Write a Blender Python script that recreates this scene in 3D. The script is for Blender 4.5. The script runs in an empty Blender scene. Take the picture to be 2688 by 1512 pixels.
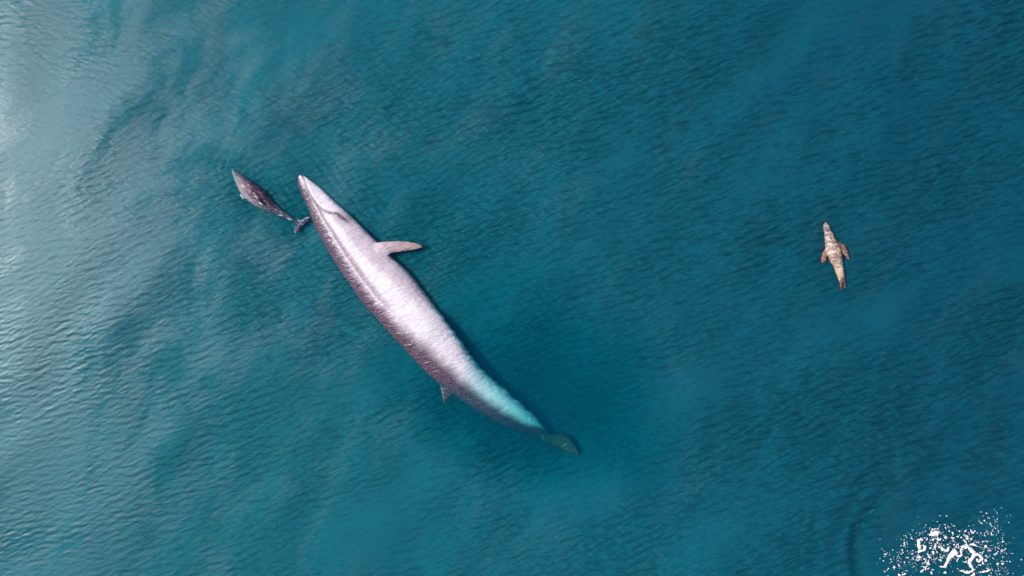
import bpy, bmesh, math, random
import numpy as np
from mathutils import Vector

rng = np.random.default_rng(7)
random.seed(7)
scene = bpy.context.scene
C = scene.collection

# ------------------------------------------------------------------ camera, sky, sun, exposure
CAM_H = 29.4                     # drone height over the sea, metres
VIEW_W = 34.0                    # metres of sea across the frame
SUN_EL, SUN_AZ = 47.0, 170.0     # degrees; azimuth measured counter-clockwise from +X
cam_data = bpy.data.cameras.new('camera')
cam_data.sensor_fit = 'HORIZONTAL'
cam_data.angle = 2 * math.atan(VIEW_W / 2 / CAM_H)
cam_data.clip_end = 9000
cam = bpy.data.objects.new('camera', cam_data)
C.objects.link(cam)
cam.location = (0, 0, CAM_H)
cam.rotation_euler = (0, 0, 0)
scene.camera = cam

world = bpy.data.worlds.new('World')
scene.world = world
world.use_nodes = True
wn = world.node_tree.nodes
sky = wn.new('ShaderNodeTexSky')
sky.sky_type = 'NISHITA'
sky.sun_disc = False
sky.sun_elevation = math.radians(SUN_EL)
sky.sun_rotation = math.radians(90 - SUN_AZ)
sky.air_density = 1.0
sky.dust_density = 1.5
wn['Background'].inputs['Strength'].default_value = 0.10
world.node_tree.links.new(sky.outputs[0], wn['Background'].inputs['Color'])

sun_data = bpy.data.lights.new('sun', 'SUN')
sun_data.energy = 4.9
sun_data.angle = math.radians(0.53)
sun_data.color = (1.0, 0.945, 0.945)
sun = bpy.data.objects.new('sun', sun_data)
C.objects.link(sun)
sd = Vector((math.cos(math.radians(SUN_EL)) * math.cos(math.radians(SUN_AZ)),
             math.cos(math.radians(SUN_EL)) * math.sin(math.radians(SUN_AZ)),
             math.sin(math.radians(SUN_EL))))
sun.rotation_euler = sd.to_track_quat('Z', 'Y').to_euler()
sun.location = sd * 60

scene.view_settings.view_transform = 'Standard'
scene.view_settings.look = 'None'
scene.view_settings.exposure = 0.0
scene.view_settings.gamma = 1.0
scene.view_settings.use_curve_mapping = False
scene.cycles.use_denoising = True
scene.cycles.volume_bounces = 2

# ------------------------------------------------------------------ helpers
K = VIEW_W / 2688.0              # metres per photograph pixel at sea level


def to_world(px, z=0.0):
    """plan position (photo pixels) at height z -> world"""
    px = np.asarray(px, float)
    f = K * (CAM_H - z) / CAM_H
    return np.stack([(px[..., 0] - 1344) * f, (756 - px[..., 1]) * f, np.zeros_like(px[..., 0]) + z], -1)


def to_plan(co):
    f = K * (CAM_H - co[:, 2]) / CAM_H
    return np.stack([co[:, 0] / f + 1344, 756 - co[:, 1] / f], -1)


def smooth(a, b, x):
    t = np.clip((x - a) / (b - a), 0, 1)
    return t * t * (3 - 2 * t)


def resample(pts, n):
    """smooth (Catmull-Rom) resampling of a polyline to n points"""
    pts = np.asarray(pts, float)
    d = np.r_[0, np.cumsum(np.linalg.norm(np.diff(pts[:, :2], axis=0), axis=1))]
    t = np.linspace(0, d[-1], n)
    m = np.gradient(pts, d, axis=0)
    i = np.clip(np.searchsorted(d, t, 'right') - 1, 0, len(d) - 2)
    h = (d[i + 1] - d[i])[:, None]
    u = ((t - d[i]) / h[:, 0])[:, None]
    return ((2 * u**3 - 3 * u**2 + 1) * pts[i] + (u**3 - 2 * u**2 + u) * h * m[i]
            + (-2 * u**3 + 3 * u**2) * pts[i + 1] + (u**3 - u**2) * h * m[i + 1])


def seg_dist(p, line):
    """distance of points p (n,2) to polyline, with position along it 0..1"""
    line = np.asarray(line, float)
    best = np.full(len(p), 1e9)
    along = np.zeros(len(p))
    side = np.zeros(len(p))
    for j in range(len(line) - 1):
        a, b = line[j], line[j + 1]
        ab = b - a
        t = np.clip(((p - a) @ ab) / (ab @ ab), 0, 1)
        q = p - (a + t[:, None] * ab)
        d = np.hypot(q[:, 0], q[:, 1])
        k = d < best
        best[k] = d[k]
        along[k] = (j + t[k]) / (len(line) - 1)
        side[k] = ((ab[0] * (p[k, 1] - a[1]) - ab[1] * (p[k, 0] - a[0])) / np.hypot(*ab))
    return best, along, side


def cross_hits(c, n, line):
    """signed distance along n from c to a polyline (nearest crossing)"""
    best = None
    for a, b in zip(line[:-1], line[1:]):
        ab = b - a
        den = n[0] * ab[1] - n[1] * ab[0]
        if abs(den) < 1e-9:
            continue
        ac = a - c
        t = (ac[0] * ab[1] - ac[1] * ab[0]) / den
        u = (ac[0] * n[1] - ac[1] * n[0]) / den
        if -0.02 <= u <= 1.02 and (best is None or abs(t) < abs(best)):
            best = t
    return best


class Loft:
    """closed ring lofts gathered into one bmesh"""
    def __init__(self):
        self.v, self.f = [], []

    def rings(self, Lp, Rp, zc, rz, n=40, low=1.0, power=1.0):
        """rings between plan points Lp and Rp at heights zc, half heights rz"""
        base = len(self.v)
        m = len(Lp)
        for i in range(m):
            Lw, Rw = to_world(Lp[i], zc[i]), to_world(Rp[i], zc[i])
            c, h = (Lw + Rw) / 2, (Rw - Lw) / 2
            for k in range(n):
                a = 2 * math.pi * k / n
                s = math.sin(a)
                s = math.copysign(abs(s) ** power, s)
                self.v.append(tuple(c + h * math.cos(a) + np.array([0, 0, (rz[i] if s > 0 else rz[i] * low) * s])))
        for i in range(m - 1):
            for k in range(n):
                k2 = (k + 1) % n
                self.f.append((base + i * n + k, base + i * n + k2, base + (i + 1) * n + k2, base + (i + 1) * n + k))
        self.f.append(tuple(base + k for k in range(n))[::-1])
        self.f.append(tuple(base + (m - 1) * n + k for k in range(n)))

    def fin(self, lead, trail, z, thick, m=24, n=20):
        a = resample(np.c_[np.array(trail, float), np.array(z)], m)
        b = resample(np.c_[np.array(lead, float), np.array(z)], m)
        t = np.interp(np.linspace(0, 1, m), np.linspace(0, 1, len(thick)), thick)
        self.rings(a[:, :2], b[:, :2], (a[:, 2] + b[:, 2]) / 2, t, n=n)

    def remeshed(self, name, voxel, smooth_iter=6):
        me = bpy.data.meshes.new(name)
        me.from_pydata(self.v, [], self.f)
        bm = bmesh.new()
        bm.from_mesh(me)
        bmesh.ops.recalc_face_normals(bm, faces=bm.faces)
        bm.to_mesh(me)
        bm.free()
        o = bpy.data.objects.new(name, me)
        C.objects.link(o)
        r = o.modifiers.new('r', 'REMESH')
        r.mode = 'VOXEL'
        r.voxel_size = voxel
        s = o.modifiers.new('s', 'SMOOTH')
        s.iterations = smooth_iter
        s.factor = 0.5
        dg = bpy.context.evaluated_depsgraph_get()
        new = bpy.data.meshes.new_from_object(o.evaluated_get(dg))
        new.name = name
        o.modifiers.clear()
        o.data = new
        bpy.data.meshes.remove(me)
        new.shade_smooth()
        return o


def coords(me):
    a = np.empty(len(me.vertices) * 3)
    me.vertices.foreach_get('co', a)
    return a.reshape(-1, 3)


def normals(me):
    a = np.empty(len(me.vertices) * 3)
    me.vertices.foreach_get('normal', a)
    return a.reshape(-1, 3)


def set_pigment(me, col, fleck=None):
    at = me.attributes.new('pigment', 'FLOAT_COLOR', 'POINT')
    at.data.foreach_set('color', np.c_[col, np.ones(len(col)) if fleck is None else fleck].astype(np.float32).ravel())


def recentre(o, p):
    """put the object's origin at p"""
    me = o.data
    co = coords(me) - np.array(p)
    me.vertices.foreach_set('co', co.ravel())
    o.location = p
    me.update()


def tag(o, label=None, cat=None, group=None, kind=None):
    for k, v in (('label', label), ('category', cat), ('group', group), ('kind', kind)):
        if v:
            o[k] = v


class Mat:
    def __init__(self, name):
        self.m = bpy.data.materials.new(name)
        self.m.use_nodes = True
        self.t = self.m.node_tree
        self.b = self.t.nodes['Principled BSDF']
        self.out = self.t.nodes['Material Output']

    def n(self, kind, **kw):
        nd = self.t.nodes.new('ShaderNode' + kind)
        for k, v in kw.items():
            if k in nd.inputs:
                nd.inputs[k].default_value = v
            else:
                setattr(nd, k, v)
        return nd

    def l(self, a, b):
        self.t.links.new(a, b)

    def math(self, op, a, b=None, c=None):
        nd = self.n('Math', operation=op)
        for i, x in enumerate((a, b, c)):
            if x is None:
                continue
            if isinstance(x, (int, float)):
                nd.inputs[i].default_value = x
            else:
                self.l(x, nd.inputs[i])
        return nd.outputs[0]

    def mix(self, f, a, b):
        nd = self.n('Mix', data_type='RGBA')
        for i, x in ((0, f), (6, a), (7, b)):
            if isinstance(x, (int, float)):
                nd.inputs[i].default_value = x
            elif isinstance(x, tuple):
                nd.inputs[i].default_value = x if len(x) == 4 else (*x, 1)
            else:
                self.l(x, nd.inputs[i])
        return nd.outputs[2]

    def noise(self, co, scale, detail=3, rough=0.55, dist=0.0):
        nd = self.n('TexNoise')
        nd.inputs['Scale'].default_value = scale
        nd.inputs['Detail'].default_value = detail
        nd.inputs['Roughness'].default_value = rough
        nd.inputs['Distortion'].default_value = dist
        self.l(co, nd.inputs['Vector'])
        return nd.outputs['Fac']

    def mapping(self, co, scale=(1, 1, 1), rot=0.0):
        r = self.n('Mapping')
        r.inputs['Rotation'].default_value = (0, 0, rot)
        self.l(co, r.inputs['Vector'])
        s = self.n('Mapping')
        s.inputs['Scale'].default_value = scale
        self.l(r.outputs[0], s.inputs['Vector'])
        return s.outputs[0]

    def ramp(self, f, stops):
        nd = self.n('ValToRGB')
        e = nd.color_ramp.elements
        while len(e) < len(stops):
            e.new(0.5)
        for el, (p, c) in zip(e, stops):
            el.position = p
            el.color = (*c, 1) if isinstance(c, tuple) else (c, c, c, 1)
        self.l(f, nd.inputs[0])
        return nd.outputs[0]


# ------------------------------------------------------------------ outlines of the animals, in plan
def plan(crop, pts):
    x0, y0, s = crop
    return np.array([(x0 + x / s, y0 + y / s) for x, y in pts])


C1, C3, C4 = (560, 400, 4.025), (840, 640, 4.025), (1080, 880, 3.916)
C5, C6, C7 = (580, 420, 6.9), (2090, 550, 6.04), (2150, 1250, 4.788)

WH_R = np.vstack([plan(C1, [(915, 222), (960, 240), (1000, 275), (1130, 365), (1280, 515), (1400, 620), (1520, 735), (1640, 855), (1750, 960)]),
                  plan(C3, [(765, 150), (860, 225), (950, 320), (1080, 490), (1170, 605), (1290, 765), (1400, 910), (1500, 1050), (1600, 1190), (1700, 1310)]),
                  plan(C4, [(830, 450), (1000, 585), (1150, 700), (1280, 815), (1360, 900), (1420, 985), (1470, 1030), (1560, 1080)])])
WH_L = np.vstack([plan(C1, [(895, 228), (885, 260), (900, 370), (955, 480), (1015, 620), (1075, 790)]),
                  plan(C3, [(20, -60), (95, 90), (170, 210), (260, 350), (380, 520), (480, 660), (620, 805), (750, 960), (900, 1120), (1050, 1280)]),
                  plan(C4, [(140, 370), (270, 490), (410, 600), (530, 680), (680, 780), (800, 860), (900, 920), (1000, 975), (1150, 1030), (1280, 1065), (1400, 1095), (1520, 1130)])])
WH_C = np.array([(788, 458), (816, 503), (850, 552), (886, 606), (928, 666), (978, 726), (1028, 784), (1078, 838), (1128, 893),
                 (1184, 955), (1244, 1012), (1304, 1058), (1364, 1098), (1412, 1132), (1450, 1150)], float)


def body_sections(cline, left, right, n, lead=3.0):
    c = resample(cline, n)
    t = np.gradient(c, axis=0)
    t /= np.linalg.norm(t, axis=1)[:, None]
    nr = np.stack([-t[:, 1], t[:, 0]], -1)
    if np.dot(right[len(right) // 2] - left[len(left) // 2], nr[n // 2]) < 0:
        nr = -nr
    a, b = np.full(n, np.nan), np.full(n, np.nan)
    for i in range(n):
        x, y = cross_hits(c[i], nr[i], left), cross_hits(c[i], nr[i], right)
        a[i] = np.nan if x is None else x
        b[i] = np.nan if y is None else y
    idx = np.arange(n)
    for q in (a, b):
        ok = ~np.isnan(q)
        q[:] = np.interp(idx, idx[ok], q[ok])
        ker = np.hanning(9)
        ker /= ker.sum()
        q[:] = np.convolve(np.pad(q, 4, 'edge'), ker, 'valid')
    return c, nr, a, b


# ------------------------------------------------------------------ whale body axis (needed by the sea)
NW = 160
wc, wnr, wa, wb = body_sections(WH_C, WH_L, WH_R, NW)
ws = np.linspace(0, 1, NW)
wcen = wc + wnr * ((wa + wb) / 2)[:, None]
whalf = (wb - wa) / 2 * np.interp(ws, [0, .8, .94, 1], [1, 1, .82, .72])
WH_Z = np.interp(ws, [0, .12, .4, .55, .65, .75, .85, .93, 1], [-.02, -.08, -.13, -.20, -.37, -.60, -.76, -.92, -.98])

DO_C = plan(C5, [(192, 158), (300, 325), (425, 480), (560, 595), (700, 700), (860, 800), (1000, 880), (1120, 950), (1240, 1025), (1350, 1100), (1410, 1145)])
DO_R = plan(C5, [(205, 145), (280, 200), (400, 272), (520, 360), (640, 440), (760, 525), (860, 620), (935, 720), (1005, 800), (1130, 898), (1230, 978), (1330, 1065), (1400, 1115), (1440, 1140)])
DO_L = plan(C5, [(178, 155), (212, 260), (250, 375), (305, 500), (355, 600), (430, 695), (535, 775), (650, 852), (800, 915), (950, 975), (1080, 1030), (1220, 1085), (1330, 1125), (1390, 1170)])
ND = 90
dc, dnr, da, db = body_sections(DO_C, DO_L, DO_R, ND)
ds = np.linspace(0, 1, ND)
dcen_ax = dc
DO_Z = np.interp(ds, [0, .2, .45, .7, 1], [-.24, -.23, -.20, -.24, -.27])

# ------------------------------------------------------------------ sea: one rippled sheet out to the horizon
IX, IY, STEP = 22.0, 14.0, 0.036
gx = np.arange(-IX, IX + 1e-6, STEP)
gy = np.arange(-IY, IY + 1e-6, STEP)
ext = STEP * 1.22 ** np.arange(1, 62)
ext = np.cumsum(ext)
ext = ext[ext < 6000]
xs = np.r_[-IX - ext[::-1], gx, gx[-1] + ext]
ys = np.r_[-IY - ext[::-1], gy, gy[-1] + ext]
NE = len(ext)
nx, ny = len(gx), len(gy)
X, Y = np.meshgrid(gx, gy)

FN = 1280
FD = STEP * FN                   # size of the periodic tile the waves are made on
kf = 2 * np.pi * np.fft.fftfreq(FN, STEP)
KX, KY = np.meshgrid(kf, kf)
KM = np.hypot(KX, KY) + 1e-9
KA = np.arctan2(KY, KX)


def waves(lam_lo, lam_hi, direction, spread, falloff=1.0):
    """random wave field of unit rms slope; direction is that in which the waves run (degrees)"""
    lam = 2 * np.pi / KM
    amp = np.where((lam > lam_lo) & (lam < lam_hi), KM ** -(1.5 + falloff), 0)
    c = np.abs(np.cos(KA - math.radians(direction)))
    amp = amp * c ** spread
    f = np.fft.fft2(rng.standard_normal((FN, FN))) * amp
    h = np.real(np.fft.ifft2(f))
    g0, g1 = np.gradient(h, STEP)
    return (h / math.sqrt(np.mean(g0**2 + g1**2)))[:ny, :nx]


def patches(size, stretch=1.0, ang=0.0):
    """smooth random field, zero mean unit deviation, features about size metres"""
    a = math.radians(ang)
    u = KX * math.cos(a) + KY * math.sin(a)
    v = -KX * math.sin(a) + KY * math.cos(a)
    f = np.fft.fft2(rng.standard_normal((FN, FN))) * np.exp(-((u * size * stretch) ** 2 + (v * size) ** 2) / 8)
    h = np.real(np.fft.ifft2(f))
    return ((h - h.mean()) / h.std())[:ny, :nx]


w_left = smooth(-5, -13, X + 1.2 * patches(4))
w_right = smooth(0, 7, X + 0.25 * Y + 1.5 * patches(4))
w_mid = np.clip(1 - w_left - w_right, 0, 1)
gust = 1 + 0.30 * patches(1.3, 2.0, 20) + 0.18 * patches(5)
gust = np.clip(gust, 0.25, 1.9)
lines = waves(0.11, 0.32, 104, 8, 0.2)
chop = waves(0.09, 0.36, 88, 3.0, -0.1)
long_ = waves(0.10, 0.36, 95, 6, 0.2)
swell = waves(1.6, 6.0, 150, 2.0, 0.3)
ripple = gust * 0.10 * (lines * (0.60 * w_left + 0.30 * w_mid + .20 * w_right)
                        + chop * (0.50 * w_left + 1.05 * w_mid + 0.65 * w_right)
                        + long_ * (0.10 * w_left + 0.50 * w_mid + 1.55 * w_right))
# rings that spread from the splash
spl = to_world(plan(C7, [(1650, 1120)]))[0]
R = np.hypot(X - spl[0], Y - spl[1])
ring_w = smooth(7.0, 3.6, R) * smooth(1.0, 2.0, R)
sector = smooth(1.2, 0.4, (X - spl[0]) / R) * smooth(-.9, .3, (Y - spl[1]) / R)
Rw = R + 0.12 * patches(1.2)
ripple = ripple * (1 - 0.5 * smooth(4.2, 2.2, R))
ripple += 1.1 * sector * (0.020 * np.exp(-((Rw - 3.55) / .20) ** 2) - 0.014 * np.exp(-((Rw - 3.10) / .26) ** 2) + 0.012 * np.exp(-((Rw - 4.25) / .16) ** 2)
                    + 0.008 * np.exp(-((Rw - 4.8) / .15) ** 2)) * smooth(-1.6, .6, patches(0.9))
# ripples pushed out by the two swimming animals
PX = np.stack([X.ravel() / K + 1344, 756 - Y.ravel() / K], -1)
for ax, hw_, reach, lam, amp in ((wcen[:70:7], whalf[:70].mean() * .8, 1.0, .26, .006), (dcen_ax[::9], 14, .6, .22, .003)):
    nr_ = (np.abs(PX[:, 0] - ax[:, 0].mean()) < 330) & (np.abs(PX[:, 1] - ax[:, 1].mean()) < 330)
    dd, _, _ = seg_dist(PX[nr_], ax)
    dd = np.clip(dd - hw_, 0, None) * K
    w_ = np.zeros(len(PX))
    w_[nr_] = amp * np.sin(dd * 2 * np.pi / lam) * np.exp(-dd / reach) * smooth(0, .1, dd)
    ripple += w_.reshape(ny, nx) * smooth(-.8, 1.0, patches(0.8))
edge = smooth(IX, IX - 2, np.abs(X)) * smooth(IY, IY - 2, np.abs(Y))
H = (ripple + 0.020 * swell) * edge
sy, sx = np.gradient(H, STEP)
# hollow of the opaque deep water below the sunken parts; the clear water volume fills it up to sea level
P2 = np.stack([X.ravel() / K + 1344, 756 - Y.ravel() / K], -1)
hollow = np.zeros(P2.shape[0])
near = (np.abs(P2[:, 0] - 1200) < 760) & (np.abs(P2[:, 1] - 900) < 640)
d, al, sd_ = seg_dist(P2[near], wcen[::8])
hw = np.interp(al, ws, whalf)
dl = np.clip(-WH_Z + 0.10, 0, 9) * 1.15
d_left = np.interp(al, ws, dl) * smooth(.45, .62, al)
d_right = np.maximum(np.interp(al, ws, [0] * 0 + list(dl)) * smooth(.45, .62, al), 0.22 * smooth(.04, .3, al) * smooth(1.1, .8, al))
out = (d - hw * 0.9) * K
side_w = smooth(-1, 1, sd_ / np.maximum(hw, 8))            # 0 on the right of the body, 1 on the left
side_w = side_w * smooth(1.0, .9, al) + smooth(.9, 1.0, al) * smooth(-110, 110, sd_)
a_l = d_left * (1 - smooth(0.0, 2.6, out))
a_r = d_right * (1 - smooth(0.3, 5.6, out))
hollow[near] = a_l * side_w + a_r * (1 - side_w)
near = (np.abs(P2[:, 0] - 690) < 260) & (np.abs(P2[:, 1] - 520) < 260)
d, al, _ = seg_dist(P2[near], dc[::6])
hollow[near] = np.maximum(hollow[near], 0.26 * (1 - smooth(0.0, 1.0, (d - 18) * K / 1.1)))
Hz = H - hollow.reshape(ny, nx)

Z = np.zeros((len(ys), len(xs)), np.float32)
Z[NE:NE + ny, NE:NE + nx] = Hz
SX = np.zeros_like(Z)
SY = np.zeros_like(Z)
deep = 1 + 1.3 * np.clip(hollow.reshape(ny, nx), 0, 1)
SX[NE:NE + ny, NE:NE + nx] = sx * deep
SY[NE:NE + ny, NE:NE + nx] = sy * deep
GX, GY = np.meshgrid(xs, ys)
nv = Z.size
me = bpy.data.meshes.new('sea')
me.vertices.add(nv)
me.vertices.foreach_set('co', np.stack([GX, GY, Z], -1).astype(np.float32).ravel())
r_, c_ = np.meshgrid(np.arange(len(ys) - 1), np.arange(len(xs) - 1), indexing='ij')
v0 = (r_ * len(xs) + c_).ravel()
quads = np.stack([v0, v0 + 1, v0 + 1 + len(xs), v0 + len(xs)], -1).astype(np.int32)
me.loops.add(quads.size)
me.loops.foreach_set('vertex_index', quads.ravel())
me.polygons.add(len(quads))
me.polygons.foreach_set('loop_start', np.arange(0, quads.size, 4, dtype=np.int32))
me.update(calc_edges=True)
me.shade_smooth()
at = me.attributes.new('wave_slope', 'FLOAT_VECTOR', 'POINT')
at.data.foreach_set('vector', np.stack([SX, SY, np.zeros_like(SX)], -1).astype(np.float32).ravel())
sea = bpy.data.objects.new('sea', me)
C.objects.link(sea)
tag(sea, 'rippled teal sea with pale glare along its left side', None, None, 'structure')

m = Mat('sea_water')
geo = m.n('NewGeometry')
pos = geo.outputs['Position']
attr = m.n('Attribute', attribute_name='wave_slope')


def water_normal(gain, bump_strength):
    q = m.n('VectorMath', operation='MULTIPLY_ADD')
    m.l(attr.outputs['Vector'], q.inputs[0])
    q.inputs[1].default_value = (-gain * .75, -gain * 1.4, 0)
    q.inputs[2].default_value = (0, 0, 1)
    nz = m.n('VectorMath', operation='NORMALIZE')
    m.l(q.outputs[0], nz.inputs[0])
    bp = m.n('Bump')
    bp.inputs['Strength'].default_value = bump_strength
    bp.inputs['Distance'].default_value = 0.035
    m.l(fine, bp.inputs['Height'])
    m.l(nz.outputs[0], bp.inputs['Normal'])
    return bp.outputs[0]


fine = m.noise(m.mapping(pos, (1, 2.1, 1), math.radians(-12)), 6.5, 5, 0.68, 0.5)
m.l(water_normal(6.0, 1.0), m.b.inputs['Normal'])
m.l(water_normal(0.42, 0.16), m.b.inputs['Coat Normal'])
m.b.inputs['Specular IOR Level'].default_value = 0
m.b.inputs['Roughness'].default_value = 1
m.b.inputs['Coat Weight'].default_value = 1
m.b.inputs['Subsurface Weight'].default_value = 0.72
m.b.inputs['Subsurface Radius'].default_value = (0.25, 0.9, 1.1)
m.b.inputs['Subsurface Scale'].default_value = 2.4
m.b.inputs['Coat IOR'].default_value = 1.385
# body colour: skyglare and upwelling light painted in, brighter and greener left, unevenly
tone_noise = m.noise(m.mapping(pos, (1, 0.55, 1), math.radians(60)), 0.16, 4, 0.55, 0.6)
sep = m.n('SeparateXYZ')
m.l(pos, sep.inputs[0])
along = m.math('MULTIPLY_ADD', sep.outputs[0], 1 / 30.0, 0.5)
along = m.math('ADD', along, m.math('MULTIPLY_ADD', tone_noise, -0.5, 0.25))
along = m.math('ADD', along, m.math('MULTIPLY', sep.outputs[1], 0.006))
col = m.ramp(along, [(0.05, (0.0058, 0.138, 0.170)), (0.5, (0.0042, 0.121, 0.164)), (0.95, (0.0028, 0.079, 0.120))])
m.l(col, m.b.inputs['Base Color'])
# wind patches: rough and slick water
shift = m.n('VectorMath', operation='ADD')
m.l(pos, shift.inputs[0])
shift.inputs[1].default_value = (7.3, 21.0, 4.0)
wind = m.noise(m.mapping(shift.outputs[0], (1, 0.42, 1), math.radians(30)), 0.80, 4, 0.6, 0.4)
breeze = m.n('MapRange')                                      # a breeze ruffles the water on the left, the right lies slicker
m.l(sep.outputs[0], breeze.inputs[0])
for k_, v_ in ((1, -7.5), (2, -16.0), (3, -0.06), (4, 0.14)):
    breeze.inputs[k_].default_value = v_
m.l(m.ramp(m.math('ADD', wind, breeze.outputs[0]), [(0.41, 0.19), (0.64, 0.43)]), m.b.inputs['Coat Roughness'])
sea.data.materials.append(m.m)

# clear sunlit water that fills the hollows up to sea level (volume only)
bm = bmesh.new()
bmesh.ops.create_cube(bm, size=1)
for v in bm.verts:
    v.co = Vector((v.co.x * 60, v.co.y * 40, -0.035 if v.co.z > 0 else -4.0))
me = bpy.data.meshes.new('water')
bm.to_mesh(me)
bm.free()
water = bpy.data.objects.new('water', me)
C.objects.link(water)
tag(water, 'clear greenish water over the sunken tail and the dolphin', None, None, 'structure')
m = Mat('clear_water')
m.t.nodes.remove(m.b)
ab = m.n('VolumeAbsorption', Density=1.9)
ab.inputs['Color'].default_value = (0.10, 0.84, 0.83, 1)
vs = m.n('VolumeScatter', Density=0.40)
vs.inputs['Color'].default_value = (0.01, 0.26, 0.50, 1)
add = m.n('AddShader')
m.l(ab.outputs[0], add.inputs[0])
m.l(vs.outputs[0], add.inputs[1])
m.l(add.outputs[0], m.out.inputs['Volume'])
water.data.materials.append(m.m)


# ------------------------------------------------------------------ skin material shared in build, each animal its own
def skin(name, fleck, fleck_amt, rot, bump_scale, bump_dist, rough=0.34, stretch=(1, 3.2, 1), fleck_scale=9.0, detail=4, lo=0.5, bump_stretch=None):
    m = Mat(name)
    geo = m.n('NewGeometry')
    pos = geo.outputs['Position']
    at = m.n('Attribute', attribute_name='pigment')
    n1 = m.noise(m.mapping(pos, stretch, rot), fleck_scale, 5, 0.65, 0.6)
    f = m.ramp(n1, [(lo, 0.0), (lo + .16, fleck_amt)])
    fl_n = m.n('Mix', data_type='RGBA', blend_type='LIGHTEN')
    m.l(m.math('MULTIPLY', f, at.outputs['Alpha']), fl_n.inputs[0])
    m.l(at.outputs['Color'], fl_n.inputs[6])
    fl_n.inputs[7].default_value = fleck
    fl = fl_n.outputs[2]
    n2 = m.noise(pos, 2.6, 7, 0.68)
    sh = m.ramp(n2, [(0.3, (.80, .74, .78)), (0.7, (1.0, 1.0, 1.0))])
    mul = m.n('Mix', data_type='RGBA', blend_type='MULTIPLY')
    mul.inputs[0].default_value = 1
    m.l(fl, mul.inputs[6])
    m.l(sh, mul.inputs[7])
    m.l(mul.outputs[2], m.b.inputs['Base Color'])
    m.b.inputs['Roughness'].default_value = rough
    m.b.inputs['IOR'].default_value = 1.36
    b = m.n('Bump')
    b.inputs['Strength'].default_value = 0.8
    b.inputs['Distance'].default_value = bump_dist
    m.l(m.noise(m.mapping(pos, bump_stretch or stretch, rot), bump_scale, detail, 0.5, 0.8), b.inputs['Height'])
    m.l(b.outputs[0], m.b.inputs['Normal'])
    return m.m


# ------------------------------------------------------------------ the whale
g = Loft()
wrz = whalf * K * np.interp(ws, [0, .06, .3, .6, .8, 1], [.75, .58, .48, .55, .75, .9])
cap = np.clip(ws / 0.018, 0.0, 1)
taper = np.sqrt(np.clip(1 - (1 - cap) ** 2, 0.02, 1))
Lp, Rp = wcen - wnr * (whalf * taper)[:, None], wcen + wnr * (whalf * taper)[:, None]
g.rings(Lp, Rp, WH_Z, wrz * taper, n=72, power=.68)
g.fin(plan(C1, [(1600, 985), (1750, 948), (1860, 938), (1970, 934), (2080, 944), (2160, 962), (2215, 990)]),
      plan(C1, [(1690, 1150), (1828, 1092), (1895, 1062), (1985, 1050), (2075, 1037), (2150, 1022), (2208, 1006)]),
      [.04, .09, .09, .08, .07, .06, .05], [.16, .13, .09, .07, .06, .05, .03])
g.fin(plan(C4, [(330, 380), (285, 480), (300, 580), (325, 680), (338, 715)]),
      plan(C4, [(560, 560), (490, 600), (420, 620), (365, 675), (346, 718)]),
      [-.34, -.28, -.25, -.24, -.25], [.12, .07, .05, .04, .02])
FLZ = [-.98, -.90, -.80, -.70, -.62]
g.fin(plan(C4, [(1330, 1010), (1450, 1012), (1545, 1008), (1655, 1085), (1732, 1212)]),
      plan(C4, [(1360, 1100), (1440, 1128), (1520, 1165), (1605, 1205), (1722, 1242)]),
      FLZ, [.26, .17, .09, .06, .04])
g.fin(plan(C4, [(1330, 1060), (1400, 1130), (1420, 1200), (1410, 1260)]),
      plan(C4, [(1480, 1080), (1520, 1150), (1500, 1220), (1420, 1266)]),
      [-.98, -1.1, -1.5, -1.9], [.14, .08, .05, .02])
whale = g.remeshed('whale', 0.030, 4)
me = whale.data
co, nm = coords(me), normals(me)
p = to_plan(co)
i = np.array([np.argmin((wcen[:, 0] - q[0]) ** 2 + (wcen[:, 1] - q[1]) ** 2) for q in p])
S = ws[i] + np.einsum('ij,ij->i', p - wcen[i], np.gradient(wcen, axis=0)[i]) / (np.linalg.norm(np.gradient(wcen, axis=0)[i], axis=1) ** 2) * (ws[1])
U = np.einsum('ij,ij->i', p - wcen[i], wnr[i]) / whalf[i]
top = smooth(-.1, .25, nm[:, 2])
MOUTH = resample(plan(C1, [(932, 238), (965, 300), (990, 370), (1040, 470), (1100, 552), (1180, 615), (1240, 638), (1310, 645), (1380, 690), (1455, 742)]), 40)
dm, am, sm_ = seg_dist(p, MOUTH)
fm = smooth(1.02, .9, am) * (S < .3)
jaw = (sm_ < 0) & (S < .3)                      # lower jaw lies on the right of the mouth line
inmouth = smooth(.0, .06, S) * top
# the lip stands proud of the cheek and a groove runs along the mouth line
disp = (0.050 * np.exp(-np.clip(dm - 1, 0, 99) / 9) * jaw - 0.045 * np.exp(-(dm / 3.0) ** 2) - 0.03 * np.exp(-dm / 10) * (~jaw)) * fm * inmouth
# shallow hollow and ridge along the snout and flank
ub = np.interp(S, [0, .06, .12, .25, .4, .5, .58, .66, .75, .85, .92, .985], [-.5, -.42, -.48, -.58, -.62, -.50, -.28, -.10, -.10, -.12, -.02, .9])
onb = (np.abs(U) < 1.02)
disp += 0.018 * np.exp(-((U - ub - .10) / .05) ** 2) * smooth(.03, .08, S) * smooth(.5, .4, S) * top * onb
# ventral pleats
pl = smooth(.12, .2, S) * smooth(.55, .42, S) * smooth(-.45, -.3, U) * onb * top
disp += 0.0018 * .7 * pl * np.sin(U * 34 + 3 * S)
co += nm * disp[:, None]
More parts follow.
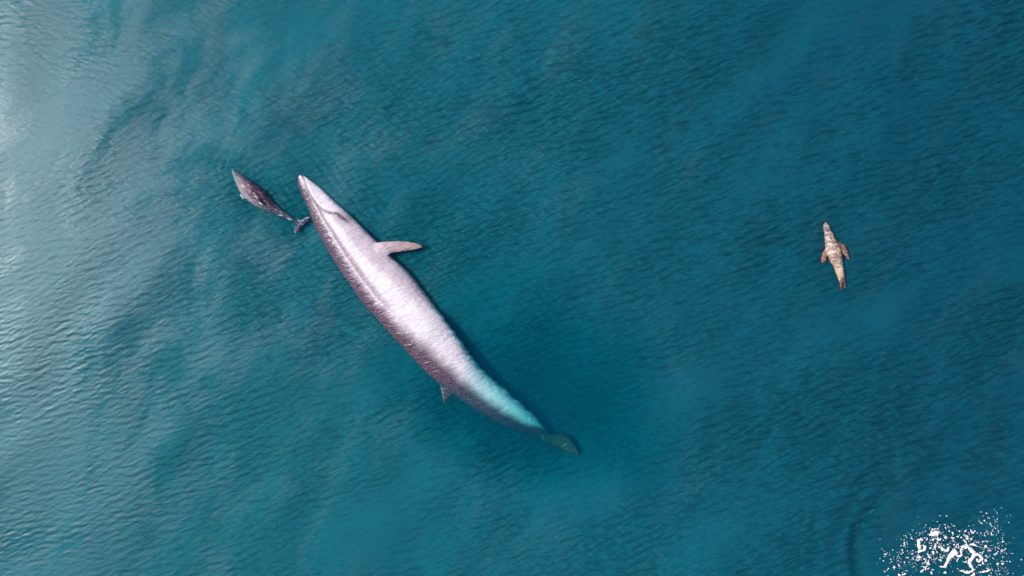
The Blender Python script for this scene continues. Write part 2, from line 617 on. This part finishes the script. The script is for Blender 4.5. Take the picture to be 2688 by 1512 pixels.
# refraction through the ripples put into the shape: small tongues along the sunken edge
yy = co[:, 1] + .12 * co[:, 0]
kn = rng.standard_normal(400)
kn = np.where(rng.random(400) < .62, np.abs(kn) * 1.1 + .3, kn * .25 - .1)
sp = np.interp(np.mod(yy * 17.0 + .9 * np.sin(yy * 3.1), 399), np.arange(400), kn)
co[:, 0] += np.interp(S, [.3, .5, .7, .9, .96], [0, .015, .035, .045, 0]) * np.clip(sp, -.3, 1.7) * smooth(.80, 1.0, U) * (U < 1.1) * smooth(-.6, 0, nm[:, 2])
me.vertices.foreach_set('co', co.ravel())
white, pale, grey, dark = np.array([.83, .79, .81]), np.array([.66, .575, .615]), np.array([.33, .26, .305]), np.array([.078, .048, .078])
rn = rng.standard_normal(len(p)) * 0.02
wob = .05 * np.sin(p[:, 0] * .11 + 1.3 * np.sin(p[:, 1] * .07)) + .04 * np.sin(p[:, 1] * .23 + p[:, 0] * .05)
bw = np.interp(S, [0, .4, .6, 1], [.13, .20, .42, .36])
t = smooth(ub - bw, ub + bw, U + .5 * wob + rn)[:, None]
belly = np.where(True, pale, pale)[None, :] * np.ones((len(p), 1))
band = np.exp(-((U - np.interp(S, [0, .15, .3, .5, 1], [.1, -.05, -.02, .1, .3])) / np.interp(S, [0, .3, .5, 1], [.22, .22, .5, .6])) ** 4)[:, None]
belly = belly * (1 - band) + white * band
aft = smooth(.42, .55, S)[:, None]
belly = belly * (1 - aft) + white * aft
gl = (smooth(ub, ub + .1, U) * smooth(ub + .42, ub + .2, U) * smooth(.02, .1, S) * smooth(.46, .36, S))[:, None]
belly = belly * (1 - .85 * gl) + grey * .85 * gl
jb = (jaw & (S < .24)).astype(float)[:, None] * smooth(.26, .17, S)[:, None] * smooth(1, 4, dm)[:, None]
col = dark * (1 - t) + belly * t
rid = (np.exp(-((U - ub - .10) / .05) ** 2) * smooth(.03, .08, S) * smooth(.5, .4, S))[:, None]
col = col * (1 - .6 * rid) + white * .6 * rid
col = col * (1 - jb) + (white * 1.03) * jb
gr = (np.exp(-(dm / 2.6) ** 2) * fm)[:, None]
col = col * (1 - .8 * gr) + dark * 1.2 * .8 * gr
gr2 = (np.exp(-(dm / 9) ** 2) * smooth(.7, .85, am) * smooth(1.05, .95, am) * (S < .3))[:, None]
col = col * (1 - .6 * gr2) + dark * .6 * gr2
# flipper, dorsal fin, flukes
fl = ((U > 1.0) & (S < .5) & (p[:, 0] > 985))[:, None]
fq = np.clip((p[:, 0] - 1000) / 112, 0, 1)[:, None]
fcol = np.array([.50, .40, .43]) * (1 - fq) + np.array([.40, .27, .24]) * fq
fs = smooth(.97, 1.12, U)[:, None] * fl
col = col * (1 - fs) + fcol * fs
tip = smooth(.90, .99, fq) * fs
col = col * (1 - tip) + np.array([.42, .10, .06]) * tip
flk = smooth(.93, 1.0, S)[:, None]
col = col * (1 - flk) + np.array([.085, .060, .050]) * flk
set_pigment(me, np.clip(col, 0, 1), smooth(.95, .7, S))
recentre(whale, tuple(to_world(wcen[NW // 2], 0)))
me.materials.append(skin('whale_skin', (.40, .33, .385, 1), 0.42, math.radians(-14), 2.6, 0.065, 0.34, (1, 1.9, 1), 15.0, 2, 0.5, (1, 3.4, 1)))
tag(whale, 'huge whale rolled on its side showing its white belly, flipper out and tail sinking', 'whale')

# ------------------------------------------------------------------ the dolphin
g = Loft()
dh = (db - da) / 2
dcen = dc + dnr * ((da + db) / 2)[:, None]
tap = np.sqrt(np.clip(1 - (1 - np.clip(ds / .03, 0, 1)) ** 2, .05, 1))
g.rings(dcen - dnr * (dh * tap)[:, None], dcen + dnr * (dh * tap)[:, None], DO_Z, dh * K * np.interp(ds, [0, .15, .4, .8, 1], [.7, .85, .85, .9, 1.1]) * tap, n=40)
g.fin(plan(C5, [(1330, 1090), (1420, 1085), (1510, 1055), (1590, 1030), (1655, 1022)]),
      plan(C5, [(1400, 1230), (1470, 1215), (1545, 1150), (1600, 1085), (1658, 1034)]), [-.25, -.20, -.15, -.12, -.10], [.06, .05, .035, .03, .02])
g.fin(plan(C5, [(1350, 1085), (1352, 1160), (1340, 1230), (1348, 1290), (1368, 1345)]),
      plan(C5, [(1450, 1150), (1480, 1205), (1440, 1262), (1400, 1305), (1376, 1345)]), [-.25, -.20, -.16, -.14, -.13], [.06, .05, .035, .03, .02])
# dorsal fin leaning over, and the flipper on the near side
g.fin(plan(C5, [(560, 560), (600, 620), (640, 690), (690, 765)]),
      plan(C5, [(780, 730), (760, 750), (740, 775), (705, 778)]), [-.04, .02, .08, .13], [.05, .035, .025, .015])
g.fin(plan(C5, [(440, 560), (370, 585), (345, 630), (385, 700)]),
      plan(C5, [(540, 680), (470, 680), (420, 705), (402, 722)]), [-.2, -.17, -.16, -.16], [.05, .04, .035, .025])
dolphin = g.remeshed('dolphin', 0.018, 3)
me = dolphin.data
co, nm = coords(me), normals(me)
p = to_plan(co)
i = np.array([np.argmin((dcen[:, 0] - q[0]) ** 2 + (dcen[:, 1] - q[1]) ** 2) for q in p])
S = ds[i]
U = np.einsum('ij,ij->i', p - dcen[i], dnr[i]) / dh[i]
dk, md, lt = np.array([.060, .030, .060]), np.array([.20, .145, .175]), np.array([.42, .40, .40])
f = smooth(.22, .42, S + .10 * U)[:, None] * smooth(1.1, .5, S)[:, None]
f = np.maximum(f, smooth(.88, .95, S)[:, None])
col = md * (1 - f) + dk * f
side = (smooth(-.35, -.8, U) * smooth(.75, .45, S))[:, None]
col = col * (1 - .5 * side) + lt * .5 * side
ey = np.exp(-np.sum((p - plan(C5, [(385, 470)])[0]) ** 2, 1) / 26)[:, None]
col = col * (1 - .7 * ey) + np.array([.55, .50, .50]) * .7 * ey
tp = (smooth(.10, .0, S) * smooth(.3, -.4, U))[:, None]
col = col * (1 - .6 * tp) + lt * 1.2 * .6 * tp
pf = (U < -1.08)[:, None] * (S < .5)[:, None]
col = np.where(pf, np.array([.5, .55, .5]), col)
set_pigment(me, np.clip(col, 0, 1))
recentre(dolphin, tuple(to_world(dcen[ND // 2], 0)))
me.materials.append(skin('dolphin_skin', (.36, .29, .33, 1), 0.75, math.radians(20), 5.0, 0.12, 0.24, (1, 2.2, 1), 6.0, 3))
tag(dolphin, 'small dark grey dolphin with pointed snout swimming just ahead of the whale', 'dolphin')

# ------------------------------------------------------------------ the sea lion
SL_C = plan(C6, [(470, 203), (487, 300), (520, 400), (552, 500), (590, 620), (612, 720), (640, 820), (675, 905), (698, 1000), (720, 1090), (735, 1160)])
SL_L = plan(C6, [(448, 200), (428, 240), (426, 290), (440, 345), (452, 420), (455, 500), (465, 590), (487, 680), (517, 780), (560, 850), (605, 915), (622, 990), (660, 1080), (690, 1150), (700, 1200)])
SL_R = plan(C6, [(490, 200), (515, 225), (528, 270), (552, 330), (595, 410), (640, 480), (685, 560), (715, 650), (730, 740), (738, 830), (748, 920), (762, 1000), (770, 1080), (776, 1160), (780, 1210)])
NS = 70
c, nr, a, b = body_sections(SL_C, SL_L, SL_R, NS)
ss = np.linspace(0, 1, NS)
hh = (b - a) / 2
cen = c + nr * ((a + b) / 2)[:, None]
tap = np.sqrt(np.clip(1 - (1 - np.clip(ss / .05, 0, 1)) ** 2, .08, 1))
zz = np.interp(ss, [0, .12, .3, .5, .8, 1], [.07, .07, .02, .03, .03, .02])
g = Loft()
g.rings(cen - nr * (hh * tap)[:, None], cen + nr * (hh * tap)[:, None], zz, hh * K * .85 * tap, n=36)
g.fin(plan(C6, [(520, 580), (450, 630), (416, 700), (398, 780), (394, 835)]),
      plan(C6, [(560, 690), (495, 735), (482, 775), (462, 825), (432, 848)]), [.03, .05, .06, .06, .05], [.06, .045, .035, .03, .02])
g.fin(plan(C6, [(620, 480), (700, 525), (768, 565), (812, 650), (845, 775)]),
      plan(C6, [(650, 640), (715, 650), (745, 700), (780, 745), (832, 800)]), [.03, .05, .06, .06, .05], [.06, .045, .035, .03, .02])
g.fin(plan(C6, [(700, 1090), (688, 1160), (695, 1220), (708, 1275)]),
      plan(C6, [(745, 1090), (728, 1160), (730, 1220), (738, 1272)]), [.02, .03, .03, .02], [.06, .04, .03, .02])
g.fin(plan(C6, [(768, 1080), (778, 1150), (786, 1200), (788, 1255)]),
      plan(C6, [(725, 1090), (738, 1160), (752, 1205), (760, 1250)]), [.02, .03, .03, .02], [.06, .04, .03, .02])
lion = g.remeshed('sea_lion', 0.014, 3)
me = lion.data
co, nm = coords(me), normals(me)
p = to_plan(co)
i = np.array([np.argmin((cen[:, 0] - q[0]) ** 2 + (cen[:, 1] - q[1]) ** 2) for q in p])
S = ss[i]
U = np.einsum('ij,ij->i', p - cen[i], nr[i]) / hh[i]
tan, neck, gold, brn, red = np.array([.33, .22, .165]), np.array([.20, .165, .16]), np.array([.50, .36, .21]), np.array([.13, .045, .03]), np.array([.24, .095, .05])
t1, t2 = smooth(.18, .42, S)[:, None], smooth(.62, .78, S)[:, None]
col = neck * (1 - t1) + tan * t1
col = col * (1 - t2) + gold * t2
hd = smooth(.05, .0, S)[:, None]
col = col * (1 - hd) + np.array([.45, .34, .26]) * hd
tl = smooth(.88, .97, S + .03 * U)[:, None]
col = col * (1 - tl) + brn * tl
lf = smooth(1.0, 1.2, -U)[:, None] * (S < .7)[:, None]
rf = smooth(1.0, 1.2, U)[:, None] * (S < .7)[:, None]
fl = np.maximum(lf, rf)
q = smooth(1.2, 2.0, np.abs(U))[:, None]
col = col * (1 - fl) + (red * (1 - q) + np.array([.26, .12, .09]) * q) * fl
set_pigment(me, np.clip(col, 0, 1), 1 - .75 * np.maximum(fl, tl)[:, 0])
recentre(lion, tuple(to_world(cen[NS // 2], 0)))
me.materials.append(skin('sea_lion_fur', (.82, .70, .60, 1), 1.0, math.radians(8), 4.0, 0.14, 0.30, (1, 2.4, 1), 4.2, 3, 0.47))
tag(lion, 'tan sea lion with brown flippers spread, alone on the dark water', 'sea lion')

# ------------------------------------------------------------------ the splash
STR = [[(1250, 800, 18), (1260, 850, 20), (1265, 890, 22), (1272, 908, 14)],
       [(1310, 860, 12), (1328, 910, 20), (1290, 940, 17), (1215, 955, 7)],
       [(1390, 735, 14), (1430, 722, 26), (1480, 718, 28), (1512, 690, 10)], [(1400, 692, 9), (1450, 665, 10), (1525, 670, 6)],
       [(1280, 788, 16), (1302, 802, 11)], [(1485, 880, 7), (1530, 902, 11), (1580, 932, 22), (1612, 930, 18), (1616, 890, 9)],
       [(1520, 1135, 10), (1580, 1130, 16), (1610, 1080, 18), (1640, 1020, 24), (1682, 968, 34), (1722, 958, 26), (1732, 1000, 14), (1770, 1005, 16), (1802, 980, 8)],
       [(1780, 918, 11), (1786, 962, 13)],
       [(1850, 860, 13), (1880, 900, 18), (1922, 932, 24), (1952, 980, 28), (1930, 1022, 24), (1890, 1080, 20), (1912, 1130, 18), (1936, 1180, 15), (1890, 1206, 14), (1840, 1206, 17), (1790, 1186, 11), (1765, 1190, 6)],
       [(1960, 970, 17), (2012, 990, 20), (2052, 1032, 16), (2000, 1070, 14), (1978, 1050, 13)],
       [(1690, 1030, 7), (1750, 1052, 4), (1840, 1080, 6), (1882, 1096, 8)], [(1890, 860, 9), (1940, 855, 11), (1986, 886, 10)],
       [(2000, 1205, 7), (2060, 1206, 11), (2110, 1190, 15), (2150, 1170, 11)], [(1355, 970, 8), (1386, 1010, 14), (1396, 1032, 9)],
       [(1225, 1026, 11), (1260, 1010, 17), (1286, 1040, 11)], [(1415, 1050, 7), (1480, 1035, 9)], [(2195, 990, 9), (2245, 965, 10)],
       [(2150, 580, 6), (2160, 625, 7)], [(1050, 740, 6), (1095, 748, 6)], [(2050, 820, 9), (2110, 815, 8)], [(1820, 745, 10), (1865, 755, 12)],
       [(1900, 1250, 12), (1960, 1275, 18), (2050, 1290, 14)], [(1450, 1290, 14), (1540, 1310, 22), (1640, 1330, 12)], [(1680, 1300, 14), (1760, 1330, 24), (1850, 1310, 14)]]
BLB = [(1372, 1100, 27), (1330, 1045, 14), (1180, 1040, 14), (1290, 1180, 21), (1410, 1215, 16), (1590, 1205, 18), (945, 1150, 19), (1060, 1230, 20),
       (1590, 770, 20), (1675, 770, 15), (1740, 765, 14), (1785, 770, 12), (1860, 782, 20), (1520, 790, 14), (1430, 795, 16), (1400, 800, 10), (1330, 770, 12),
       (1455, 890, 19), (1400, 905, 14), (1620, 855, 13), (1700, 860, 14), (1715, 890, 13), (1805, 880, 17), (1635, 690, 13), (1680, 710, 12), (1615, 635, 11),
       (1580, 610, 9), (1760, 695, 11), (1925, 690, 11), (1930, 718, 11), (2100, 885, 17), (2100, 1000, 14), (2095, 1055, 19), (2060, 1100, 12), (2240, 1110, 19),
       (2300, 1105, 17), (2285, 940, 13), (2080, 565, 13), (2040, 595, 14), (2105, 460, 11), (2220, 655, 11), (2255, 690, 12), (2110, 690, 12), (1035, 980, 13),
       (1435, 965, 19), (1025, 872, 10), (1110, 775, 10), (1305, 705, 10), (1530, 1068, 12), (1040, 930, 12), (1170, 980, 12), (1070, 1075, 11), (820, 980, 9),
       (810, 1065, 10), (875, 1160, 12), (1520, 500, 8), (1240, 510, 7), (2140, 525, 8), (2330, 930, 10), (2310, 1020, 12), (2405, 1070, 9), (1950, 1235, 20),
       (2140, 1245, 14), (1000, 1245, 18), (1430, 1180, 14), (1195, 1130, 11), (2185, 1180, 10), (2150, 1000, 9), (2080, 745, 9), (1765, 570, 8), (2035, 445, 8)]
bm = bmesh.new()


def blob(bm, x, y, r, z, flat, sub=2):
    c = to_world((C7[0] + x / C7[2], C7[1] + y / C7[2]), z)
    res = bmesh.ops.create_icosphere(bm, subdivisions=sub, radius=1.0)
    a, b2 = random.uniform(.75, 1.3), random.uniform(0, math.pi)
    ph = [random.uniform(0, 6) for _ in range(3)]
    rr = r * K / C7[2]
    for v in res['verts']:
        q = v.co.copy()
        q *= 1 + .16 * math.sin(3 * q.x + ph[0]) * math.sin(3.5 * q.y + ph[1]) + .08 * math.sin(7 * q.y + ph[2])
        q.x *= a
        ca, sa = math.cos(b2), math.sin(b2)
        v.co = Vector((c[0] + rr * (q.x * ca - q.y * sa), c[1] + rr * (q.x * sa + q.y * ca), c[2] + rr * q.z * flat))


for st in STR:
    st = np.array(st, float)
    q = resample(st, max(6, int(np.linalg.norm(np.diff(st[:, :2], axis=0), axis=1).sum() / 7)))
    for x, y, r in q:
        blob(bm, x + random.gauss(0, 4.5), y + random.gauss(0, 4.5), max(3, r * .95) * random.uniform(.45, 1.15), .05 + .02 * random.random(), .7)
for _ in range(46):                                            # short curls of lace between the bigger strands
    x, y, a = random.gauss(1660, 260), random.gauss(960, 150), random.uniform(0, 6.28)
    tw = random.uniform(-.5, .5)
    for _k in range(random.randint(3, 9)):
        blob(bm, x, y, random.uniform(4, 9), .05, .7)
        x, y, a = x + 8 * math.cos(a), y + 8 * math.sin(a), a + tw
for x, y, r in BLB:
    for _ in range(3):
        blob(bm, x + random.gauss(0, r * .4), y + random.gauss(0, r * .4), r * random.uniform(.45, .8), .06, .7)
me = bpy.data.meshes.new('splash_foam')
bm.to_mesh(me)
bm.free()
foam = bpy.data.objects.new('splash_foam', me)
C.objects.link(foam)
r = foam.modifiers.new('r', 'REMESH')
r.mode = 'VOXEL'
r.voxel_size = 0.011
s = foam.modifiers.new('s', 'SMOOTH')
s.iterations = 2
new = bpy.data.meshes.new_from_object(foam.evaluated_get(bpy.context.evaluated_depsgraph_get()))
foam.modifiers.clear()
foam.data = new
bpy.data.meshes.remove(me)
new.name = 'splash_foam'
# loose spray drops round the foam go into the same uncountable mass
bm = bmesh.new()
bm.from_mesh(new)
for _ in range(700):
    a = random.uniform(0, 2 * math.pi)
    q = random.gauss(.74, .19)
    x, y = 1640 + 820 * q * math.cos(a), 1130 - 560 * q * math.sin(a)
    if y < 620 and random.random() < .6:
        continue
    blob(bm, x, y, random.choice([2.5, 3, 3, 4, 4, 5, 5, 6, 8]), random.uniform(.05, .3), 1.0, 1)
for _ in range(160):
    blob(bm, random.gauss(1600, 330), random.gauss(950, 170), random.choice([3, 4, 5, 6, 8]), random.uniform(.05, .25), 1.0, 1)
for _ in range(60):
    blob(bm, random.gauss(2180, 90), random.gauss(640, 110), random.choice([3, 4, 5, 6]), random.uniform(.05, .25), 1.0, 1)
bm.to_mesh(new)
bm.free()
new.shade_smooth()
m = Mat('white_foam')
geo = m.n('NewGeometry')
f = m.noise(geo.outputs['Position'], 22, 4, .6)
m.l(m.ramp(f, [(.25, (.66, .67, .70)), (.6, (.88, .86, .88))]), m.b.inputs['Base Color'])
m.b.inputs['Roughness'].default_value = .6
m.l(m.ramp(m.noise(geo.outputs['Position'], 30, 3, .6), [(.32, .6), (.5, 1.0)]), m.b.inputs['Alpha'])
new.materials.append(m.m)
tag(foam, 'scattered white splash foam and spray drops in the lower right corner', None, None, 'stuff')

# thin white strands standing in for glints on the dolphin's back, tail and flukes
bm = bmesh.new()
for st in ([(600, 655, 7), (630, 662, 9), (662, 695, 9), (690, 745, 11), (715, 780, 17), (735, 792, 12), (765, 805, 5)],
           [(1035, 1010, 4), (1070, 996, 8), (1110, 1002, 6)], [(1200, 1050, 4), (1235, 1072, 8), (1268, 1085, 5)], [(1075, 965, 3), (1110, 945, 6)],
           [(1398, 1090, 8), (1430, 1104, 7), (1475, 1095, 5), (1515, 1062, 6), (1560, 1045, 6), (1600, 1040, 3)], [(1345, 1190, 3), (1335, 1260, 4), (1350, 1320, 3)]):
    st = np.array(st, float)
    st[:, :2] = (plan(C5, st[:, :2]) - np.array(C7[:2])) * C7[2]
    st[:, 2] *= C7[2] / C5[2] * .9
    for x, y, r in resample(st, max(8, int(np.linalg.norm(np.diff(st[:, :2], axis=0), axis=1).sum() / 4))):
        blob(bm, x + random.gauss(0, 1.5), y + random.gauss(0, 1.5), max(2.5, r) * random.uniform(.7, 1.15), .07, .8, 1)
me = bpy.data.meshes.new('glint_strands')
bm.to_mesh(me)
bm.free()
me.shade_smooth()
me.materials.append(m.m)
glint_obj = bpy.data.objects.new('glint_strands', me)
C.objects.link(glint_obj)
tag(glint_obj, 'thin white strands modelled as glints of light on the dolphin', None, None, 'stuff')

# faint trail of bubbles left of the splash
bm = bmesh.new()
trail = resample(np.array([(690, 420), (560, 540), (470, 680), (400, 860), (350, 1020), (325, 1180), (320, 1330)], float), 220)
for x, y in trail:
    w_ = 14 + 20 * smooth(400, 1000, y)
    for _ in range(2):
        if random.random() < .25 + .6 * smooth(500, 1000, y):
            blob(bm, x + random.gauss(0, w_), y + random.gauss(0, 14), random.uniform(4, 9), -.01, .5, 1)
me = bpy.data.meshes.new('bubble_trail')
bm.to_mesh(me)
bm.free()
me.shade_smooth()
bub = bpy.data.objects.new('bubble_trail', me)
C.objects.link(bub)
m = Mat('bubbly_water')
m.b.inputs['Base Color'].default_value = (.006, .135, .18, 1)
m.b.inputs['Roughness'].default_value = .5
me.materials.append(m.m)
tag(bub, 'faint teal trail of bubbles left of the white splash', None, None, 'stuff')
